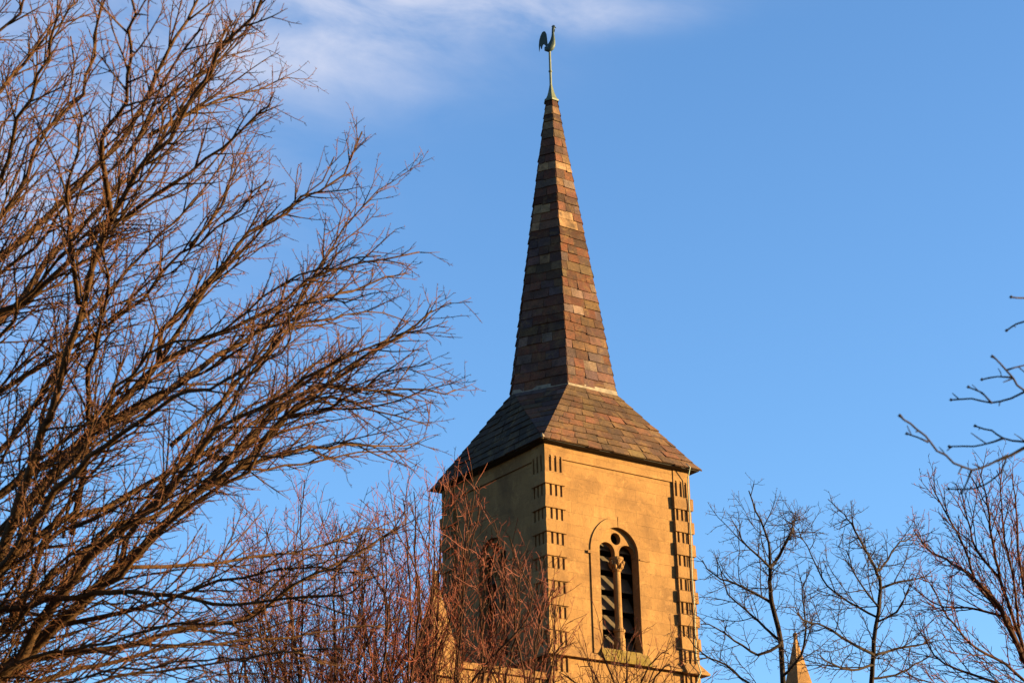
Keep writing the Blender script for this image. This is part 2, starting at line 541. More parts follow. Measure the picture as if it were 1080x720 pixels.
for fr in (front, left):
    wn = MB()
    # projecting frame in two halves that meet in an open joint at the apex
    D0, D1 = WP + .003, WP + .035
    ho = HOOD[2:]; op = OPEN[2:]
    k = (len(ho) - 1) // 2
    gap = 0.010
    def cl(pts, s): return [(max(p[0], WC + gap) if s > 0 else min(p[0], WC - gap), p[1]) for p in pts]
    rh = [(WC + .645, 13.75), (WC + .94, 13.75)] + cl(ho[:k + 1], 1) + cl(op[:k + 1][::-1], 1)
    lh = cl(ho[k:], -1) + [(WC - .94, 13.75), (WC - .645, 13.75)] + cl(op[k:][::-1], -1)
    wn.plate(rh, [], D0, D1, fr)
    wn.plate(lh, [], D0, D1, fr)
    for e_ in (-1, 1):      # label stops
        wn.plate(([(WC - 1.04, 16.37), (WC - .93, 16.37), (WC - .93, 16.45), (WC - 1.04, 16.45)] if e_ < 0 else [(WC + .68, 16.40), (WC + 1.02, 16.40), (WC + 1.02, 16.445), (WC + .68, 16.445)]), [], WP + .036, WP + .06, fr)
    frame = wn.build('window', STONE, tower, fix=True)
    # tracery
    tr = MB()
    big = pointed(WC, 0.651, 16.53, 16.55, 17.216)
    lan = 0.268
    cL, cR = WC - 0.310, WC + 0.360
    cont = big[1:] + [(WC - .651, 16.5)] + [(cL - lan, 16.5)] + arc(cL, 16.53, lan, math.pi, 0, 14) + [(cL + lan, 16.42), (cR - lan, 16.42)] + arc(cR, 16.53, lan, math.pi, 0, 14) + [(cR + lan, 16.5), (WC + .651, 16.5)]
    ocu = arc(WC + 0.0, 16.93, 0.165, 0, 2 * math.pi, 24)[:-1]
    tr.plate(cont, [ocu], WP - .25, WP - .09, fr)
    tr.build('tracery', STONE, frame, fix=True)
    cm = MB()
    cx, cy, _ = fr(WC + .055, WP - .17, 0)
    cm.lathe([(.15, 13.9), (.15, 14.26), (.135, 14.30), (.13, 14.42), (.16, 14.45), (.16, 14.5), (.115, 14.54), (.10, 14.6), (.098, 16.05), (.125, 16.07), (.125, 16.11), (.11, 16.14), (.135, 16.24), (.165, 16.33), (.17, 16.36), (.19, 16.38), (.19, 16.435)], (cx, cy), 18)
    for k in range(12):      # leaves of the capital in two tiers
        a = k * math.pi / 6 + .2
        px, py = math.cos(a), math.sin(a)
        z = 16.17 if k % 2 else 16.25
        q_ = .12 if k % 2 else .145
        cm.tube([(cx + px * q_, cy + py * q_, z - .05), (cx + px * (q_ + .03), cy + py * (q_ + .03), z), (cx + px * (q_ + .045), cy + py * (q_ + .045), z + .06), (cx + px * (q_ + .02), cy + py * (q_ + .02), z + .10)], [.02, .042, .045, .02], 6)
    cm.build('column', STONE, frame, smooth=False)
    for k in range(6):
        lv = MB()
        z = 13.98 + k * 0.53
        lv.add([fr(u, d, zz) for u in (WC - .70, WC + .70) for d, zz in ((WP - .31, z), (WP - .30, z + .03), (WP - .55, z + .46), (WP - .56, z + .43))],
               [(0, 1, 2, 3), (7, 6, 5, 4), (0, 4, 5, 1), (1, 5, 6, 2), (2, 6, 7, 3), (3, 7, 4, 0)])
        lv.build('louvre', LOUV, frame, fix=True)
    sl = MB()
    pf = [(-.40, 14.03), (.0, 13.93), (.045, 13.87), (.185, 13.63), (.185, 13.555), (-.40, 13.70)]
    for u0, u1, dd in ((WC - .74, WC + .82, 0),):
        sl.add([fr(u, WP + d, zz) for u in (u0, u1) for d, zz in pf], [(0, 1, 2, 3, 4, 5), (11, 10, 9, 8, 7, 6)] + [(k, k + 6, (k + 1) % 6 + 6, (k + 1) % 6) for k in range(6)])
    sl.build('sill', MOSSY, frame, fix=True)
    bx = MB()  # back plate added behind the louvres so no light leaks through
    bx.plate([(WC - .9, 13.7), (WC + .9, 13.7), (WC + .9, 17.6), (WC - .9, 17.6)], [], WP - 1.2, WP - 1.15, fr)
    bx.build('belfry_light_stop', WOOD, tower, fix=True)

# roof: flared skirt from the square eaves to the hexagon, then the spire
e = 2.68
SQ = [Vector((-e, -e, ZE)), Vector((e, -e, ZE)), Vector((e, e, ZE)), Vector((-e, e, ZE))]


def hexa(h, z):
    # corners at 30-degree steps either side of the front face normal (-y)
    return [Vector((h * math.cos(R(a)), h * math.sin(R(a)), z)) for a in (-120, -60, 0, 60, 120, 180)]


HB, HT = hexa(HS, ZS), hexa(0.165, ZA)
PAL = [((0.12, 0.085, 0.082), 3), ((0.155, 0.09, 0.072), 3), ((0.155, 0.064, 0.036), 5), ((0.175, 0.080, 0.044), 5), ((0.13, 0.060, 0.038), 4), ((0.105, 0.060, 0.042), 3), ((0.18, 0.11, 0.055), 2), ((0.08, 0.048, 0.036), 2), ((0.16, 0.105, 0.075), 1)]
PALE = [((0.33, 0.225, 0.11), 4), ((0.27, 0.19, 0.10), 5), ((0.17, 0.10, 0.06), 2)]
SKIRT = [((0.145, 0.088, 0.048), 5), ((0.16, 0.105, 0.05), 4), ((0.125, 0.078, 0.046), 4), ((0.17, 0.12, 0.055), 1), ((0.11, 0.07, 0.046), 3), ((0.15, 0.075, 0.045), 3)]
SHADY = [((0.062, 0.044, 0.027), 4), ((0.07, 0.047, 0.026), 3), ((0.05, 0.038, 0.026), 3)]  # darkened copy of the skirt colours for the left face in shade


def pick(pal):
    x = rng.random() * sum(k for _, k in pal)
    for c, k in pal:
        x -= k
        if x <= 0: break
    j = rng.uniform(0.40, 0.64)
    return tuple(v * j * w_ * rng.uniform(.95, 1.05) for v, w_ in zip(c, (1.04, .89, .88)))


CT = [rng.choice((.5, .7, .9, 1.0, 1.15, 1.3)) for _ in range(40)]


def slates(mb, A, B, C, D, ncourse, wid, palf, th=0.028):
    """courses of slates on the quad A-B (low edge) C-D (high edge, D over A)"""
    n = (B - A).cross(D - A)
    if n.length < 1e-6: n = (B - A).cross(C - A)
    n.normalize()
    mid = (A + B + C + D) / 4
    if n.dot(Vector((mid.x, mid.y, 0.01))) < 0: n = -n
    for i in range(ncourse):
        t0 = i / ncourse; t1 = min(1.0, (i + 1.25) / ncourse)
        a, b = A.lerp(D, t0), B.lerp(C, t0)
        d, c = A.lerp(D, t1), B.lerp(C, t1)
        L = (b - a).length
        cuts = [0.0]
        x = -wid * rng.uniform(0.2, 0.8)
        while True:
            x += wid * rng.uniform(.72, 1.3)
            if x > L - wid * .35: break
            if x > wid * .35: cuts.append(x / L)
        cuts.append(1.0)
        pal = palf(t0)
        ct = CT[i % len(CT)]
        for s0, s1 in zip(cuts[:-1], cuts[1:]):
            ga = 0.008 / max(L, .1)
            lo = rng.uniform(-.022, .022) if rng.random() < .85 else rng.uniform(-.035, .03)
            dn = (a - d).normalized() * lo
            up = th + rng.uniform(-.008, .016)
            i0 = a.lerp(b, s0 + (ga if s0 > 0 else 0)); i1 = a.lerp(b, s1 - (ga if s1 < 1 else 0))
            j0 = d.lerp(c, s0); j1 = d.lerp(c, s1)
            sk = rng.uniform(-.006, .006)
            vs = [i0 + dn + n * (up + sk), i1 + dn + n * (up - sk), j1 + n * .004, j0 + n * .004, i0 + dn - n * .01, i1 + dn - n * .01, j1 - n * .02, j0 - n * .02]
            mb.add([tuple(v) for v in vs], [(0, 1, 2, 3), (0, 4, 5, 1), (1, 5, 6, 2), (3, 7, 4, 0), (7, 6, 5, 4)], tuple(q * ct for q in pick(pal)))


def bandpal(t0):
    zz = ZS + (ZA - ZS) * t0
    for c in (25.2, 26.6, 28.6, 29.7, 30.4):
        if abs(zz - c) < .17: return PALE + [(q, k * .05) for q, k in PAL]
        if abs(zz - c) < .5: return PAL + [(q, k * .5) for q, k in PALE]
    if zz > 28.0: return PALE + [(c, k * .55) for c, k in PAL]
    return PAL + [((.20, .15, .11), 1.6), ((.15, .11, .09), 1.6)]


sp = MB()
for k in range(6):
    slates(sp, HB[k], HB[(k + 1) % 6], HT[(k + 1) % 6], HT[k], 34, 0.42, bandpal)
sp.build('spire', SLATE, tower, fix=False)

# inner solid so that no light leaks between the slates
core = MB()
vs = [tuple(v * .985 if False else Vector((v.x * .97, v.y * .97, v.z))) for v in HB + HT]
core.add(vs, [(k, (k + 1) % 6, 6 + (k + 1) % 6, 6 + k) for k in range(6)] + [(6, 7, 8, 9, 10, 11)])
sqi = [tuple(Vector((v.x * .985, v.y * .985, v.z - .015))) for v in SQ]
hbi = [tuple(Vector((v.x * .97, v.y * .97, v.z))) for v in HB]
core.add(sqi + hbi, [(0, 1, 5, 4), (1, 6, 5), (1, 2, 6), (2, 7, 6), (2, 3, 8, 7), (3, 9, 8), (3, 0, 9), (0, 4, 9), (3, 2, 1, 0)])
core.build('roof_boarding', WOOD, tower)

sk = MB()
def skp(t0): return SKIRT
slates(sk, SQ[0], SQ[1], HB[1], HB[0], 10, 0.44, skp, 0.03)
slates(sk, SQ[1], SQ[1] * .999 + SQ[2] * .001, HB[2], HB[1], 10, 0.44, skp, 0.03)
slates(sk, SQ[1], SQ[2], HB[2] + Vector((0, .01, 0)), HB[2], 10, 0.44, skp, 0.03)
slates(sk, SQ[2], SQ[2] * .999 + SQ[3] * .001, HB[3], HB[2], 10, 0.44, skp, 0.03)
slates(sk, SQ[2], SQ[3], HB[4], HB[3], 10, 0.44, skp, 0.03)
slates(sk, SQ[3], SQ[3] * .999 + SQ[0] * .001, HB[5], HB[4], 10, 0.44, skp, 0.03)
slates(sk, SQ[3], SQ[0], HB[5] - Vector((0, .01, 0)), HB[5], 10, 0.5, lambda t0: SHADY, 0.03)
slates(sk, SQ[0], SQ[0] * .999 + SQ[1] * .001, HB[0], HB[5], 10, 0.44, lambda t0: PAL, 0.03)
sk.build('roof_skirt', SLATE, tower, fix=False)

fl = MB()
o1, o2 = hexa(HS + .05, ZS - .05), hexa(HS + .015, ZS + .085)
i1, i2 = hexa(HS - .06, ZS - .05), hexa(HS - .08, ZS + .085)
LP = [tuple(v) for q in (o1, o2, i2, i1) for v in q]
fl.add(LP, [(r_ * 6 + k, r_ * 6 + (k + 1) % 6, ((r_ + 1) % 4) * 6 + (k + 1) % 6, ((r_ + 1) % 4) * 6 + k) for r_ in range(4) for k in range(6)])
fl.build('flashing', LEAD, tower, fix=True)

ev = MB()
ev.ring([(WP - .05, ZE - .035), (e - .09, ZE - .025), (e - .04, ZE - .015), (WP - .05, ZE + .03)])
ev.build('eaves', WOOD, tower, fix=True)
cp = MB()
cp.lathe([(.035, ZE - .02), (.06, ZE + .03), (.03, ZE + .10), (.008, ZE + .13)], (-e + .03, -e + .03), 8)
cp.build('hip_cap', LEAD, tower, smooth=True)
cb = MB()
pts = [(2.20, -e + .06, ZE + .14), (2.27, -e - .03, ZE + .03), (2.30, -2.53, 18.9), (2.32, -2.52, 18.0), (2.31, -2.52, 17.0), (2.28, -2.52, 16.2), (2.30, -2.52, 15.2), (2.27, -2.52, 14.4), (2.25, -2.52, 14.0), (2.26, -2.68, 13.56), (2.24, -2.50, 13.3), (2.22, -2.52, 10), (2.2, -2.52, 0.1)]
cb.tube(pts, [.016] * len(pts), 6)
cb.build('lightning_cable', CABLE, tower, smooth=True)

# ------------------------------------------------------------------ weathercock
wcx = empty('weathercock', (0, 0, ZA))
tag(wcx, 'green copper cockerel weathervane on a thin rod at the very tip of the spire', 'weathervane')
m = MB()
m.lathe([(.235, ZA - .08), (.245, ZA - .03), (.20, ZA), (.15, ZA + .10), (.10, ZA + .26), (.065, ZA + .42), (.045, ZA + .52), (.035, ZA + .56)], (0, 0), 6)
m.build('cap', VERD2, wcx)
m = MB()
m.lathe([(.04, ZA + .50), (.036, ZA + .95), (.055, ZA + .96), (.055, ZA + 1.0), (.036, ZA + 1.01), (.034, ZA + 1.66)], (0, 0), 10)
m.build('rod', VERD2, wcx, smooth=False)
KX = 1 / 14.4 / 34.0
cyaw = YAW + R(8)
cdir = np.array([math.cos(cyaw), -math.sin(cyaw), 0]); cside = np.array([math.sin(cyaw), math.cos(cyaw), 0])


def CK(x, y, s=0.0):
    return tuple(np.array([0, 0, ZA + 1.60]) + cdir * ((x - 262) * KX) + np.array([0, 0, 1]) * ((525 - y) * KX / .90) + cside * s)


m = MB()
bp = [(196, 425, 12), (212, 455, 40), (240, 462, 60), (272, 436, 66), (298, 395, 56), (312, 340, 40), (318, 285, 27), (319, 240, 20), (320, 195, 18), (325, 160, 22), (333, 135, 23), (345, 130, 15), (352, 136, 8)]
m.tube([CK(x, y) for x, y, r_ in bp], [r_ * KX for _, _, r_ in bp], 12, 0.62, side=cside)
m.tube([CK(345, 135), CK(358, 143), CK(374, 155)], [.022, .015, .003], 6)
bird = m.build('body', VERD, wcx, smooth=True)
def ckfr(u, d, z): return CK(u, z, d)
m = MB()
m.plate([(235, 400), (230, 300), (224, 232), (206, 196), (186, 188), (160, 202), (132, 258), (113, 320), (104, 400), (106, 490), (117, 450), (124, 395), (134, 440), (148, 448), (158, 405), (172, 378), (196, 390), (206, 425)], [], -.022, .022, ckfr)
m.build('tail', VERD, bird, fix=True)
m = MB()
m.plate([(308, 142), (300, 118), (310, 124), (314, 103), (324, 114), (332, 98), (338, 112), (350, 106), (350, 124), (338, 132)], [], -.010, .010, ckfr)
m.build('comb', VERD, bird, fix=True)
m = MB()
m.plate([(334, 160), (350, 168), (349, 200), (338, 216), (328, 190)], [], -.012, .012, ckfr)
m.build('wattle', VERD, bird, fix=True)

# ------------------------------------------------------------------ church body and its pinnacles
nave = empty('church_nave', (0, 0, 0))
tag(nave, 'low yellow limestone church front behind the red twigs at the foot of the tower', 'church')
n_ = MB()
for x0, x1 in ((-5.9, -2.44), (2.44, 6.45)):
    n_.box((x0, -2.33, 0), (x1, -1.8, 12.9))
n_.box((-5.9, -1.8, 0), (-5.4, 24, 12.2)); n_.box((5.95, -1.8, 0), (6.45, 24, 12.2)); n_.box((-5.4, 23.5, 0), (5.95, 24, 12.2))
n_.build('wall', STONE, nave, fix=True)
n_ = MB()
n_.box((6.46, 5.4, 0), (14.45, 13.5, 14.9)); n_.build('transept', STONE, nave, fix=True)
n_ = MB()
for x0, x1 in ((-5.98, -2.52), (2.52, 6.53)):
    n_ = MB()
    n_.box((x0, -2.42, 12.9), (x1, -1.72, 13.06))
    n_.build('coping', STONE, nave, fix=True)
n_ = MB()
n_.add([(-6.2, -1.79, 11.6), (.27, -1.79, 12.88), (6.75, -1.79, 11.6), (-6.2, 24.3, 11.6), (.27, 24.3, 12.88), (6.75, 24.3, 11.6)], [(0, 1, 4, 3), (1, 2, 5, 4), (0, 2, 1), (3, 4, 5), (0, 3, 5, 2)])
n_.build('roof', WOOD, nave, fix=True)


def pinnacle(x, y, zt, label):
    big = x > 10
    ft = 14.9 if big else 13.06
    p = empty('pinnacle', (x, y, ft))
    tag(p, label, 'pinnacle', 'pinnacles of the church front')
    zb = zt - 2.3
    b_ = MB()
    def sq(h, z): return [(x - h, y - h, z), (x + h, y - h, z), (x + h, y + h, z), (x - h, y + h, z)]
    b_.add(sq(.42, zb) + sq(.035, zt - .22), [(0, 1, 5, 4), (1, 2, 6, 5), (2, 3, 7, 6), (3, 0, 4, 7), (3, 2, 1, 0), (4, 5, 6, 7)])
    b_.build('spirelet', STONE, p, fix=True)
    b_ = MB()
    b_.lathe([(.04, zt - .24), (.075, zt - .20), (.05, zt - .17), (.075, zt - .11), (.08, zt - .06), (.05, zt - .01), (.01, zt + .01)], (x, y), 10)
    b_.build('finial', STONE, p, smooth=True)
    b_ = MB()
    b_.box((x - .40, y - .40, ft - .3), (x + .40, y + .40, zb + .002))
    b_.box((x - .46, y - .46, zb - .42), (x + .46, y + .46, zb - .30))
    b_.build('shaft', STONE, p, fix=True)
    b_ = MB()
    for fr_ in (front, left, right, back):
        def f2(u, d, z, fr_=fr_):
            q = fr_(u, d, z)
            return (q[0] + x, q[1] + y, q[2])
        b_.plate([(-.34, zb - .28), (.34, zb - .28), (0, zb + .38)], [], .20, .43, f2)
    b_.build('gablets', STONE, p, fix=True)


pinnacle(-5.59, -2.0, 15.36, 'stone pinnacle left of the tower, half hidden behind red twigs')
pinnacle(13.9, 6.0, 17.92, 'stone pinnacle right of the tower, its pointed tip between bare dark branches')

# ------------------------------------------------------------------ trees
UPV = np.array([0, 0, 1.0])


def unit(v):
    return v / max(np.linalg.norm(v), 1e-9)


def resample(P, step):
    P = np.asarray(P, float)
    # Catmull-Rom through the points
    Q = np.vstack([2 * P[0] - P[1], P, 2 * P[-1] - P[-2]])
    out_ = []
    for i in range(1, len(Q) - 2):
        n = max(1, int(round(np.linalg.norm(Q[i + 1] - Q[i]) / step)))
        for j in range(n):
            t = j / n
            out_.append(.5 * ((2 * Q[i]) + (-Q[i - 1] + Q[i + 1]) * t + (2 * Q[i - 1] - 5 * Q[i] + 4 * Q[i + 1] - Q[i + 2]) * t * t + (-Q[i - 1] + 3 * Q[i] - 3 * Q[i + 1] + Q[i + 2]) * t ** 3))
    out_.append(P[-1])
    return np.array(out_)


class Grower:
    """grows side shoots along a limb; levels[i] = (spacing, length range, angle range, radius, upward pull, wobble, sides)"""
    def __init__(self, seed, levels, wood_levels=1, rmin=0.0028):
        self.r = np.random.default_rng(seed)
        self.levels = levels; self.wl = wood_levels; self.rmin = rmin
        self.wood = MB(); self.twig = MB()
        self.count = 0

    def shoot(self, p, d, length, r0, lv):
        sp_, lr, ar, rad, pull, wob, k = self.levels[lv]
        n = max(2, int(math.ceil(length / (0.16 if lv == 0 else 0.10 if lv == 1 else 0.06))))
        n = min(n, 14)
        st = length / n
        P = [p]; d = unit(d)
        bend = self.r.normal(0, wob * .5, 3)
        for i in range(n):
            d = unit(d + self.r.normal(0, wob, 3) + bend * .35 + UPV * pull * st)
            P.append(P[-1] + d * st)
        P = np.array(P)
        t = np.linspace(0, 1, n + 1)
        r1 = max(self.rmin, r0 * .42)
        rad_ = r0 + (r1 - r0) * t
        rad_[-1] = r1 * .7
        (self.wood if lv < self.wl else self.twig).tube(P, rad_, k)
        self.count += 1
        return P, rad_

    def dress(self, P, rad, lv, t0=0.1, t1=1.0, dens=1.0, scale=1.0):
        """children of level lv along the polyline P"""
        if lv >= len(self.levels): return
        sp_, lr, ar, rr, pull, wob, k = self.levels[lv]
        seg = np.linalg.norm(np.diff(P, axis=0), axis=1)
        cum = np.concatenate([[0], np.cumsum(seg)])
        L = cum[-1]
        s = L * t0 + self.r.uniform(0, sp_)
        phi = self.r.uniform(0, 6.28)
        while s < L * t1:
            i = min(len(seg) - 1, int(np.searchsorted(cum, s) - 1))
            f = (s - cum[i]) / max(seg[i], 1e-6)
            p = P[i] * (1 - f) + P[i + 1] * f
            T = unit(P[i + 1] - P[i])
            rp = rad[i] * (1 - f) + rad[i + 1] * f
            phi += 2.4 + self.r.normal(0, .5)
            a = unit(np.cross(T, UPV if abs(T[2]) < .95 else np.array([1., 0, 0])))
            b = np.cross(a, T)
            side = a * math.cos(phi) + b * math.sin(phi)
            ang = R(self.r.uniform(*ar))
            d = T * math.cos(ang) + side * math.sin(ang)
            x = s / L
            ln = self.r.uniform(*lr) * scale * (1.15 - .80 * x) * (1.35 if self.r.random() < .12 else 1)
            ln = min(ln, (L * 1.0 + .05))
            r0 = min(rr * self.r.uniform(.8, 1.2), rp * .8)
            r0 = max(r0, self.rmin)
            Q, rq = self.shoot(p, d, ln, r0, lv)
            self.dress(Q, rq, lv + 1, .12, 1.0, dens, scale)
            s += sp_ / dens * self.r.uniform(.5, 1.5)

    def limb(self, P, rad, dens=1.0, t0=.08, step=.18, lv=0, sides=8, wob=.012, scale=1.0):
        Q = resample(P, step)
        n = len(Q)
        Q[1:] += self.r.normal(0, wob, (n - 1, 3)) * np.linspace(0, 1, n - 1)[:, None] ** .5
        src = np.linspace(0, 1, len(rad))
        rr = np.interp(np.linspace(0, 1, n), src, rad)
        m_ = MB(); m_.tube(Q, rr, sides)
        self.dress(Q, rr, lv, t0, 1.0, dens, scale)
        return Q, rr, m_


def plant_tree(name, base, label, cat, group=None):
    t = empty(name, tuple(base))
    return tag(t, label, cat, group)


# --- the large bare tree on the left, about 17 m away, its stem left of the frame
D0 = 17.0
LIMBS = [  # (points in the photograph, width px at start and end, depth offset at the tip)
    ([(-60, 770), (0, 712), (60, 660), (110, 615), (128, 598), (165, 562), (215, 515), (262, 485), (303, 440), (345, 405), (385, 375), (425, 352), (470, 318)], 17, 2.2, 0.6),
    ([(0, 712), (40, 655), (75, 610), (110, 575), (150, 545), (190, 505), (230, 455), (299, 414), (345, 386), (395, 365)], 14, 2.5, -1.2),
    ([(-30, 720), (35, 694), (115, 684), (195, 664), (270, 644), (330, 606), (375, 584), (415, 560), (440, 548)], 9, 1.8, 1.2),
    ([(-40, 660), (0, 644), (52, 633), (100, 626), (139, 622), (185, 628), (222, 637), (296, 633), (355, 628), (410, 610)], 8, 1.8, -1.6),
    ([(128, 598), (195, 596), (262, 588), (330, 577), (385, 560), (430, 553)], 4.2, 1.6, 1.8),
    ([(-50, 640), (0, 600), (59, 553), (110, 535), (139, 520), (160, 505), (215, 478), (270, 440), (324, 400), (376, 372)], 10, 2, 2.4),
    ([(-20, 640), (0, 582), (21, 525), (38, 477), (59, 417), (75, 369), (87, 317), (104, 265), (118, 230), (147, 177), (180, 143), (213, 97), (233, 57), (267, 15), (300, -40)], 11, 2.5, -2.0),
    ([(76, 562), (87, 498), (94, 452), (93, 386), (108, 345), (113, 292), (108, 262), (112, 215)], 6, 2, -2.6),
    ([(128, 600), (132, 570), (153, 539), (185, 505), (215, 470), (245, 425), (282, 375), (318, 330), (345, 285), (362, 251)], 6, 2, 0.8),
    ([(-70, 330), (0, 272), (52, 228), (87, 192), (133, 140), (155, 100), (178, 58), (205, 10), (225, -40)], 9, 2.5, 1.6),
    ([(-90, 390), (0, 330), (45, 305), (83, 268), (110, 240), (157, 212), (200, 180), (232, 155), (273, 118), (297, 92)], 8, 2, -1.0),
    ([(-60, 560), (0, 520), (73, 473), (128, 428), (167, 381), (174, 348), (194, 324), (240, 275), (264, 251), (300, 222), (335, 200), (362, 185), (376, 160), (380, 122)], 10, 1.8, 1.4),
    ([(-60, 610), (20, 540), (97, 455), (163, 385), (215, 358), (270, 334), (327, 298), (369, 279), (411, 272), (459, 264)], 10, 1.8, 0.4),
    ([(100, 455), (155, 425), (230, 376), (275, 345), (327, 320), (372, 306), (417, 292), (440, 278)], 7, 1.6, 2.4),
    ([(-110, 420), (0, 340), (33, 300), (67, 255), (110, 215), (157, 165), (185, 120), (227, 53), (255, 5)], 9, 2, 2.6),
    ([(-60, 300), (0, 197), (20, 123), (47, 60), (60, 20), (66, -30)], 7, 2, -1.4),
    ([(-90, 330), (0, 232), (50, 140), (87, 100), (97, 60), (110, 0), (118, -40)], 7, 2.2, 0.6),
    ([(83, 320), (72, 230), (70, 200), (85, 140), (90, 80)], 4.5, 1.6, -2.2),
    ([(118, 232), (108, 147), (133, 110), (138, 30), (146, -30)], 5, 2, -2.4),
    ([(157, 143), (230, 105), (273, 95), (297, 88), (320, 70)], 4.5, 1.3, 1.0),
    ([(170, 378), (220, 300), (250, 270), (285, 232), (312, 214), (337, 200)], 5, 1.4, 0.0),
    ([(282, 375), (320, 310), (350, 262), (377, 222), (397, 200), (418, 192), (420, 176)], 4, 1.2, 0.9),
    ([(215, 515), (282, 444), (334, 408), (376, 410), (424, 410), (470, 411), (498, 419)], 6, 1.4, 1.2),
    ([(262, 485), (299, 440), (348, 419), (390, 431), (421, 438), (472, 452)], 5, 1.3, 0.2),
    ([(250, 495), (310, 475), (362, 469), (424, 470), (468, 458)], 4.5, 1.2, 1.6),
    ([(215, 478), (251, 480), (303, 417), (351, 385), (417, 355), (456, 334), (488, 307)], 5.5, 1.3, -0.6),
    ([(-30, 500), (40, 420), (84, 340), (120, 300), (170, 250), (215, 195), (250, 150)], 7, 1.8, 2.0),
    ([(-60, 480), (0, 415), (60, 375), (130, 330), (190, 270), (230, 240), (270, 205), (292, 175)], 7, 1.6, -0.4),
    ([(-70, 690), (0, 665), (60, 605), (120, 560), (180, 535), (240, 500), (300, 490), (380, 478), (445, 480)], 8, 1.6, 2.8),
    ([(-40, 750), (60, 712), (150, 690), (230, 676), (310, 672), (370, 660), (425, 662)], 7, 1.5, 2.0),
    ([(-60, 800), (30, 740), (120, 716), (215, 700), (300, 690), (360, 700)], 6, 1.5, 0.4),
    ([(60, 660), (150, 640), (230, 612), (300, 600), (360, 600), (420, 590)], 5, 1.3, -1.0),
    ([(-50, 140), (0, 95), (40, 50), (75, 10), (95, -30)], 5, 1.8, 1.6),
    ([(-60, 60), (0, 30), (30, 0), (60, -40)], 5, 2, 0.0),
    ([(-90, 720), (-10, 610), (30, 560), (75, 500), (130, 455), (180, 425), (240, 400), (300, 362)], 11, 2, -2.2),
    ([(-40, 700), (20, 640), (45, 575), (75, 525), (120, 470), (160, 440), (200, 420)], 10, 2, 1.0),
    ([(180, 470), (235, 420), (270, 375), (305, 345), (350, 335), (400, 330), (450, 345)], 4.5, 1.2, 2.0),
    ([(300, 440), (350, 430), (400, 395), (440, 385), (470, 380)], 3.5, 1.1, -0.4),
    ([(200, 260), (235, 215), (243, 170), (241, 125)], 3, 1.0, 0.6),
    ([(130, 170), (180, 100), (215, 75), (255, 45), (272, 15)], 4, 1.3, 0.2),
]
lt = Grower(5, [
    (0.165, (.40, 1.10), (16, 40), .0095, .25, .055, 5),
    (0.09, (.14, .48), (25, 55), .0048, .45, .085, 4),
    (0.07, (.025, .11), (35, 72), .0030, .3, .12, 3),
], 1, .0027)
tb = PX(-190, 700, D0)
base = np.array([tb[0] - .3, tb[1] - .2, 0.0])
lt_tree = plant_tree('bare_tree', base, 'large bare leafless tree filling the left of the picture with fanning olive brown limbs', 'tree')
trunk_pts = [base, base + (0.1, .1, 2.0), PX(-205, 900, D0), PX(-175, 700, D0), PX(-150, 480, D0 + .2), PX(-125, 300, D0 - .1), PX(-105, 120, D0 + .2), PX(-85, -60, D0), PX(-60, -260, D0 + .3)]
tr_m = MB()
TQ = resample(trunk_pts, .3)
TR = np.interp(np.linspace(0, 1, len(TQ)), [0, .1, .45, .7, 1], [.30, .22, .17, .09, .02])
tr_m.tube(TQ, TR, 12)
tr_m.build('trunk', BARK, lt_tree, smooth=True)
TPX = []
for q in TQ:
    v = q - CAM
    z = v @ FW
    TPX.append((540 + FPX * (v @ RT) / z, 360 - FPX * (v @ UP) / z, z))
placed = [TPX]
jr = random.Random(77)
for (pts, w0, w1, dz) in list(LIMBS):      # companions growing beside the larger limbs, at another depth
    if w0 >= 6:
        n = len(pts)
        ox, oy = jr.uniform(-36, 6), jr.uniform(-8, 36)
        wob = [(jr.uniform(-9, 9), jr.uniform(-9, 9)) for _ in pts]
        LIMBS.append(([(x + ox * min(1, .3 + i / n) + a, y + oy * min(1, .3 + i / n) + b_) for i, ((x, y), (a, b_)) in enumerate(zip(pts, wob))], w0 * .62, max(1.2, w1 * .8), -dz + jr.uniform(-1.5, 1.5)))
N_MAIN = 40
for k, (pts, w0, w1, dz) in enumerate(LIMBS[:N_MAIN]):
    LIMBS[k] = (pts, w0 * 1.22, w1, dz)
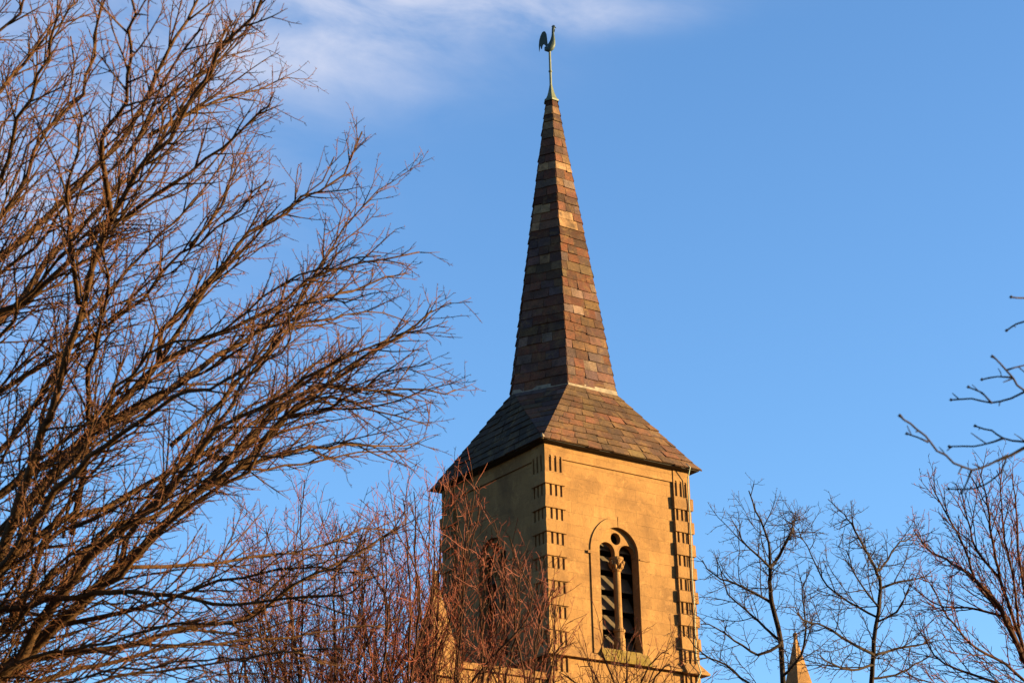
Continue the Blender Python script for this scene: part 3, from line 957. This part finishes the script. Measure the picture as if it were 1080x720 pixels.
for li, (pts, w0, w1, dz) in enumerate(LIMBS):
    p0 = pts[0]
    # depth where it leaves the stem or an earlier limb
    best = None
    for pl in placed:
        for (a, b_, z) in pl:
            dd = math.hypot(a - p0[0], b_ - p0[1])
            if best is None or dd < best[0]: best = (dd, a, b_, z)
    pts = list(pts)
    if p0[0] < 5:      # comes out of the frame's left edge: run it on to the stem
        dx, dy = pts[0][0] - pts[1][0], pts[0][1] - pts[1][1]
        tgt = None
        for (a, b_, z) in TPX:
            if a < p0[0] - 20:
                want = p0[1] + (p0[0] - a) * min(1.3, max(.35, -dy / min(dx, -8) * -1 if dx < 0 else .8))
                if tgt is None or abs(b_ - want) < tgt[0]: tgt = (abs(b_ - want), a, b_, z)
        if tgt:
            best = (0, tgt[1], tgt[2], tgt[3]); pts = [(tgt[1], tgt[2])] + pts
    cut = 18 if li < N_MAIN else 46
    while cut > 0 and len(pts) > 3:
        (ax, ay), (bx_, by_) = pts[-2], pts[-1]
        L_ = math.hypot(bx_ - ax, by_ - ay)
        if L_ > cut * 1.15:
            pts[-1] = (bx_ + (ax - bx_) * cut / L_, by_ + (ay - by_) * cut / L_); cut = 0
        else:
            pts.pop(); cut -= L_
    z0 = best[3]
    acc = [0]
    for a, b_ in zip(pts[:-1], pts[1:]): acc.append(acc[-1] + math.hypot(b_[0] - a[0], b_[1] - a[1]))
    P = [PX(x, y, z0 + dz * (s / acc[-1]) ** 1.2) for (x, y), s in zip(pts, acc)]
    ppm = FPX / D0
    r0, r1 = w0 / 2 / ppm, w1 / 2 / ppm
    Q, rr, m_ = lt.limb(P, [r0, r0 * .8, r0 * .55, r1 + (r0 - r1) * .2, r1], dens=1.05 if li < N_MAIN else .8, t0=.14, step=.2, wob=.02)
    m_.v += lt.wood.v; off = m_.n
    m_.f += [tuple(i + off for i in f) for f in lt.wood.f]; m_.n += lt.wood.n
    lt.wood = MB()
    m_.build('limb', BARK, lt_tree, smooth=True)
    pl = []
    for q in Q:
        v = q - CAM; z = v @ FW
        pl.append((540 + FPX * (v @ RT) / z, 360 - FPX * (v @ UP) / z, z))
    placed.append(pl)
tag(lt.twig.build('twigs', TWIG, lt_tree), kind='stuff')


# --- generic trees further off
def traced_tree(name, depth, trunk, limbs, gr, label, bark, twig, w_trunk, group=None, dens=1.0, cat='tree', spread=1.0, seed=0):
    rr_ = np.random.default_rng(seed)
    top = PX(*trunk[0], depth)
    base = np.array([top[0] + rr_.normal(0, .2), top[1] + rr_.normal(0, .2), 0.0])
    t = plant_tree(name, base, label, cat, group)
    ppm = FPX / depth
    P = [base, base + (top - base) * .35 + (.08, 0, 0), base + (top - base) * .75] + [PX(x, y, depth + .15 * i * rr_.normal()) for i, (x, y) in enumerate(trunk)]
    wb = w_trunk / 2 / ppm
    Q, rr, m_ = gr.limb(P, [wb * 2.6, wb * 2.2, wb * 1.8, wb * 1.45, wb * 1.1, wb * .75, wb * .42, wb * .16], dens=dens, t0=.60, step=.25, wob=.012)
    m_.build('trunk', bark, t, smooth=True)
    placed_ = [[(540 + FPX * ((q - CAM) @ RT) / ((q - CAM) @ FW), 360 - FPX * ((q - CAM) @ UP) / ((q - CAM) @ FW), (q - CAM) @ FW) for q in Q]]
    for (pts, w0, w1) in limbs:
        p0 = pts[0]
        best = min(((math.hypot(a - p0[0], b_ - p0[1]), z, a, b_) for pl in placed_ for (a, b_, z) in pl), key=lambda x: x[0])
        pts = list(pts)
        if best[0] > 3: pts = [(best[2], best[3])] + pts
        dz = rr_.normal(0, 1.0) * spread
        n = len(pts)
        PP = [PX(x, y, best[1] + dz * (i / (n - 1)) ** 1.1) for i, (x, y) in enumerate(pts)]
        r0, r1 = w0 / 2 / ppm, w1 / 2 / ppm
        Q2, r2, m2 = gr.limb(PP, [r0, r0 * .7, r1], dens=dens, t0=.1, step=.2, sides=6, wob=.012)
        m2.v += gr.wood.v; off = m2.n
        m2.f += [tuple(i + off for i in f) for f in gr.wood.f]; m2.n += gr.wood.n
        gr.wood = MB()
        m2.build('limb', bark, t, smooth=True)
        placed_.append([(540 + FPX * ((q - CAM) @ RT) / ((q - CAM) @ FW), 360 - FPX * ((q - CAM) @ UP) / ((q - CAM) @ FW), (q - CAM) @ FW) for q in Q2])
    if gr.wood.n:
        gr.wood.build('branches', bark, t, smooth=True)
    tag(gr.twig.build('twigs', twig, t), kind='stuff')
    return t


DL = [(0.27, (.4, 1.5), (25, 60), .011, .30, .11, 5), (0.14, (.15, .6), (35, 68), .007, .25, .15, 4), (0.13, (.04, .18), (40, 75), .0055, .1, .15, 3)]
traced_tree('bare_tree', 42.0, [(826, 760), (826, 720), (823, 676), (814, 635), (812, 601), (819, 591), (834, 562), (840, 540)], [
    ([(812, 601), (811, 572), (797, 538), (790, 517)], 3.2, 1.2),
    ([(814, 600), (808, 594), (782, 569), (776, 553)], 2.8, 1.0),
    ([(814, 635), (803, 629), (778, 616), (753, 607), (740, 591)], 3.0, 1.0),
    ([(822, 680), (800, 690), (775, 675), (755, 662), (738, 658)], 3.6, 1.0),
    ([(826, 712), (845, 690), (850, 660), (846, 630), (852, 600)], 3.4, 1.0),
    ([(826, 730), (790, 720), (765, 700), (742, 690), (726, 672)], 3.4, 1.0),
    ([(823, 676), (800, 655), (785, 640), (768, 625), (760, 600)], 3.0, 1.0),
], Grower(21, DL, 1, .0040), 'bare dark tree standing just right of the tower, in front of the small pinnacle', DARKB, DARKT, 5.0, 'bare dark trees right of the tower', dens=1.4, seed=3)
traced_tree('bare_tree', 40.0, [(918, 770), (919, 720), (922, 676), (929, 620), (926, 604), (919, 591), (904, 563), (888, 540), (873, 526)], [
    ([(929, 600), (945, 576), (967, 563)], 3, 1.2),
    ([(929, 620), (948, 613), (964, 610), (984, 608)], 3, 1.0),
    ([(924, 650), (905, 640), (880, 624), (862, 600), (852, 575), (841, 557)], 3, 1.0),
    ([(922, 690), (895, 676), (870, 660), (850, 655), (838, 640)], 3.4, 1.0),
    ([(924, 690), (945, 684), (968, 680), (990, 668)], 3.4, 1.0),
    ([(921, 700), (900, 706), (878, 700), (862, 690)], 3.2, 1.0),
    ([(920, 715), (945, 712), (965, 700), (982, 690)], 3.2, 1.0),
    ([(927, 640), (910, 620), (900, 600), (893, 580)], 2.6, 1.0),
    ([(926, 655), (945, 645), (955, 630), (960, 612)], 2.6, 1.0),
], Grower(22, DL, 1, .0040), 'bare dark tree with a forked leaning top, second from the tower on its right side', DARKB, DARKT, 5.0, 'bare dark trees right of the tower', dens=1.4, seed=4)
RL = [(0.24, (.5, 1.6), (14, 32), .010, .35, .05, 5), (0.15, (.15, .55), (22, 48), .006, .5, .08, 4), (0.12, (.04, .15), (35, 65), .0048, .3, .1, 3)]
traced_tree('bare_tree', 34.0, [(1120, 860), (1112, 780), (1095, 720), (1080, 695), (1055, 642), (1030, 613), (1004, 594), (979, 579), (964, 560)], [
    ([(1095, 720), (1075, 670), (1055, 610), (1048, 580), (1042, 532), (1034, 500)], 5, 1.2),
    ([(1080, 695), (1061, 651), (1033, 620), (1017, 576), (998, 541), (982, 510)], 4, 1.2),
    ([(1100, 730), (1085, 650), (1075, 590), (1072, 545), (1068, 500)], 5, 1.2),
    ([(1060, 650), (1020, 640), (995, 640), (970, 625)], 3, 1.0),
    ([(1105, 740), (1060, 700), (1025, 680), (1000, 650), (985, 620), (972, 610)], 4, 1.0),
    ([(1108, 750), (1050, 720), (1010, 705), (985, 690), (968, 660)], 4, 1.0),
    ([(1112, 780), (1100, 690), (1095, 610), (1090, 550), (1088, 505)], 5, 1.2),
    ([(1055, 610), (1030, 580), (1020, 545), (1012, 515)], 3, 1.0),
    ([(1075, 670), (1070, 620), (1060, 570), (1056, 520), (1052, 495)], 3, 1.0),
    ([(1110, 770), (1040, 735), (1000, 725), (960, 712)], 4, 1.0),
], Grower(23, RL, 1, .0042), 'bare tree with reddish upright shoots at the right edge of the picture', REDB, REDT, 6.5, dens=1.35, seed=5)

# --- red-twigged trees in front of the tower's foot
RT_L = [(0.20, (.5, 2.0), (12, 38), .0064, .45, .07, 4), (0.14, (.2, .8), (18, 55), .0042, .5, .10, 3), (0.16, (.04, .2), (30, 70), .0034, .3, .12, 3)]


def red_tree(cx, top, depth, label, seed, spread_px, nlimb, dens):
    rr_ = np.random.default_rng(seed)
    head = 930
    limbs = []
    for k in range(nlimb):
        f = (k + .5) / nlimb * 2 - 1 + rr_.normal(0, .06)
        tx = cx + f * spread_px
        ty = top + 95 * abs(f) ** 1.8 + abs(rr_.normal(0, 26))
        mx_ = cx + f * spread_px * .62 + rr_.normal(0, 12)
        if True: limbs.append(([(cx + f * 12, head - 20 * rr_.random()), (cx + f * spread_px * .32 + rr_.normal(0, 4), 850), (mx_ + rr_.normal(0, 5), 740), (cx + f * spread_px * .9 + rr_.normal(0, 11), (ty + 740) / 2 - 20), (tx, ty)], rr_.uniform(2.6, 5.2), .9))
    return traced_tree('red_twigged_tree', depth, [(cx, 1050), (cx, head), (cx + 3, head - 25)], limbs, Grower(seed, RT_L, 1, .0040), label, REDB, REDT, 11, 'red twigged trees at the foot of the tower', dens=dens, spread=1.3, seed=seed)


red_tree(345, 520, 33.0, 'red twigged bare tree left of the tower, behind the low boughs of the large tree', 31, 112, 19, 1.05)
red_tree(460, 490, 31.0, 'red twigged bare tree before the tower\'s shaded left corner, tallest of the red ones', 32, 86, 17, .75)
red_tree(548, 588, 32.0, 'red twigged bare tree in front of the shaded tower face, shorter than its neighbour', 33, 54, 12, .72)
red_tree(655, 648, 34.0, 'lowest red twigged bare tree, its tips just reaching the sunlit tower wall', 34, 85, 11, .7)

red_tree(400, 585, 38.0, 'fine red twigged bare tree low between its two taller red neighbours', 35, 80, 15, .9)
red_tree(285, 600, 37.0, 'leftmost red twigged bare tree, low down behind the boughs of the large tree', 36, 85, 14, .9)

# --- the bough that hangs in from the right, nearer to the camera
OV = [(0.5, (.25, .6), (30, 55), .0075, .2, .10, 5), (0.12, (.03, .14), (35, 70), .0048, .1, .12, 4)]
ovd = 11.0
gr = Grower(41, OV, 1, .0034)
tp = PX(1330, 300, ovd + .5)
ob = np.array([tp[0] + .3, tp[1] - .2, 0])
ot = plant_tree('overhanging_tree', ob, 'near bare tree whose thin knobbly boughs hang in from the right edge of the picture', 'tree')
m = MB()
Q = resample([ob, ob + (tp - ob) * .3 + (.1, .05, 0), ob + (tp - ob) * .7, tp, PX(1340, 0, ovd + .5), PX(1320, -250, ovd)], .3)
m.tube(Q, np.interp(np.linspace(0, 1, len(Q)), [0, .15, .6, 1], [.2, .15, .11, .03]), 10)
m.build('trunk', DARKB, ot, smooth=True)
for (pts, w0, w1, dz) in [
    ([(1325, 420), (1230, 430), (1150, 440), (1080, 473), (1052, 486), (1025, 495), (1006, 487), (988, 474), (976, 459), (960, 446), (948, 439)], 12, 2.0, -.6),
    ([(979, 466), (968, 461), (957, 457)], 2.4, 1.6, 0),
    ([(1150, 440), (1110, 455), (1080, 466), (1058, 462), (1046, 454), (1028, 449)], 5, 1.8, .4),
    ([(1058, 462), (1037, 469), (1016, 470), (1002, 470)], 2.8, 1.6, .1),
    ([(1200, 400), (1140, 390), (1080, 414), (1046, 425), (1025, 420), (1005, 422)], 6, 1.8, .3),
    ([(1046, 425), (1036, 414), (1021, 409)], 2.4, 1.6, .1),
    ([(1150, 430), (1110, 425), (1080, 411), (1068, 398), (1056, 384), (1046, 375)], 5, 1.8, -.3),
    ([(1068, 398), (1052, 397), (1035, 399)], 2.4, 1.6, .1),
    ([(1062, 390), (1080, 385), (1100, 384)], 2.4, 1.6, .1),
    ([(1025, 495), (1020, 508), (1015, 520)], 3, 1.6, .1),
    ([(1052, 486), (1062, 480), (1056, 498), (1045, 507), (1028, 514), (1000, 515)], 3, 1.6, .2),
    ([(1290, 300), (1180, 320), (1120, 330), (1080, 338), (1070, 343), (1061, 349)], 7, 1.8, .4),
    ([(1290, 250), (1180, 290), (1110, 310), (1080, 314), (1067, 315)], 6, 1.8, -.4),
]:
    ppm = FPX / ovd
    n = len(pts)
    P = [PX(x, y, ovd + dz * i / (n - 1)) for i, (x, y) in enumerate(pts)]
    Q, r2, m2 = gr.limb(P, [w0 / 2 / ppm, w0 * .3 / ppm, w1 / 2 / ppm * 1.2, w1 / 2 / ppm], dens=.55, t0=.1, step=.06, sides=7, wob=.004, lv=1)
    m2.lathe([(0.001, Q[-1][2] - .009), (.011, Q[-1][2]), (.001, Q[-1][2] + .011)], (Q[-1][0], Q[-1][1]), 6)
    m2.build('limb', DARKB, ot, smooth=True)
tag(gr.twig.build('twigs', DARKB, ot), kind='stuff')
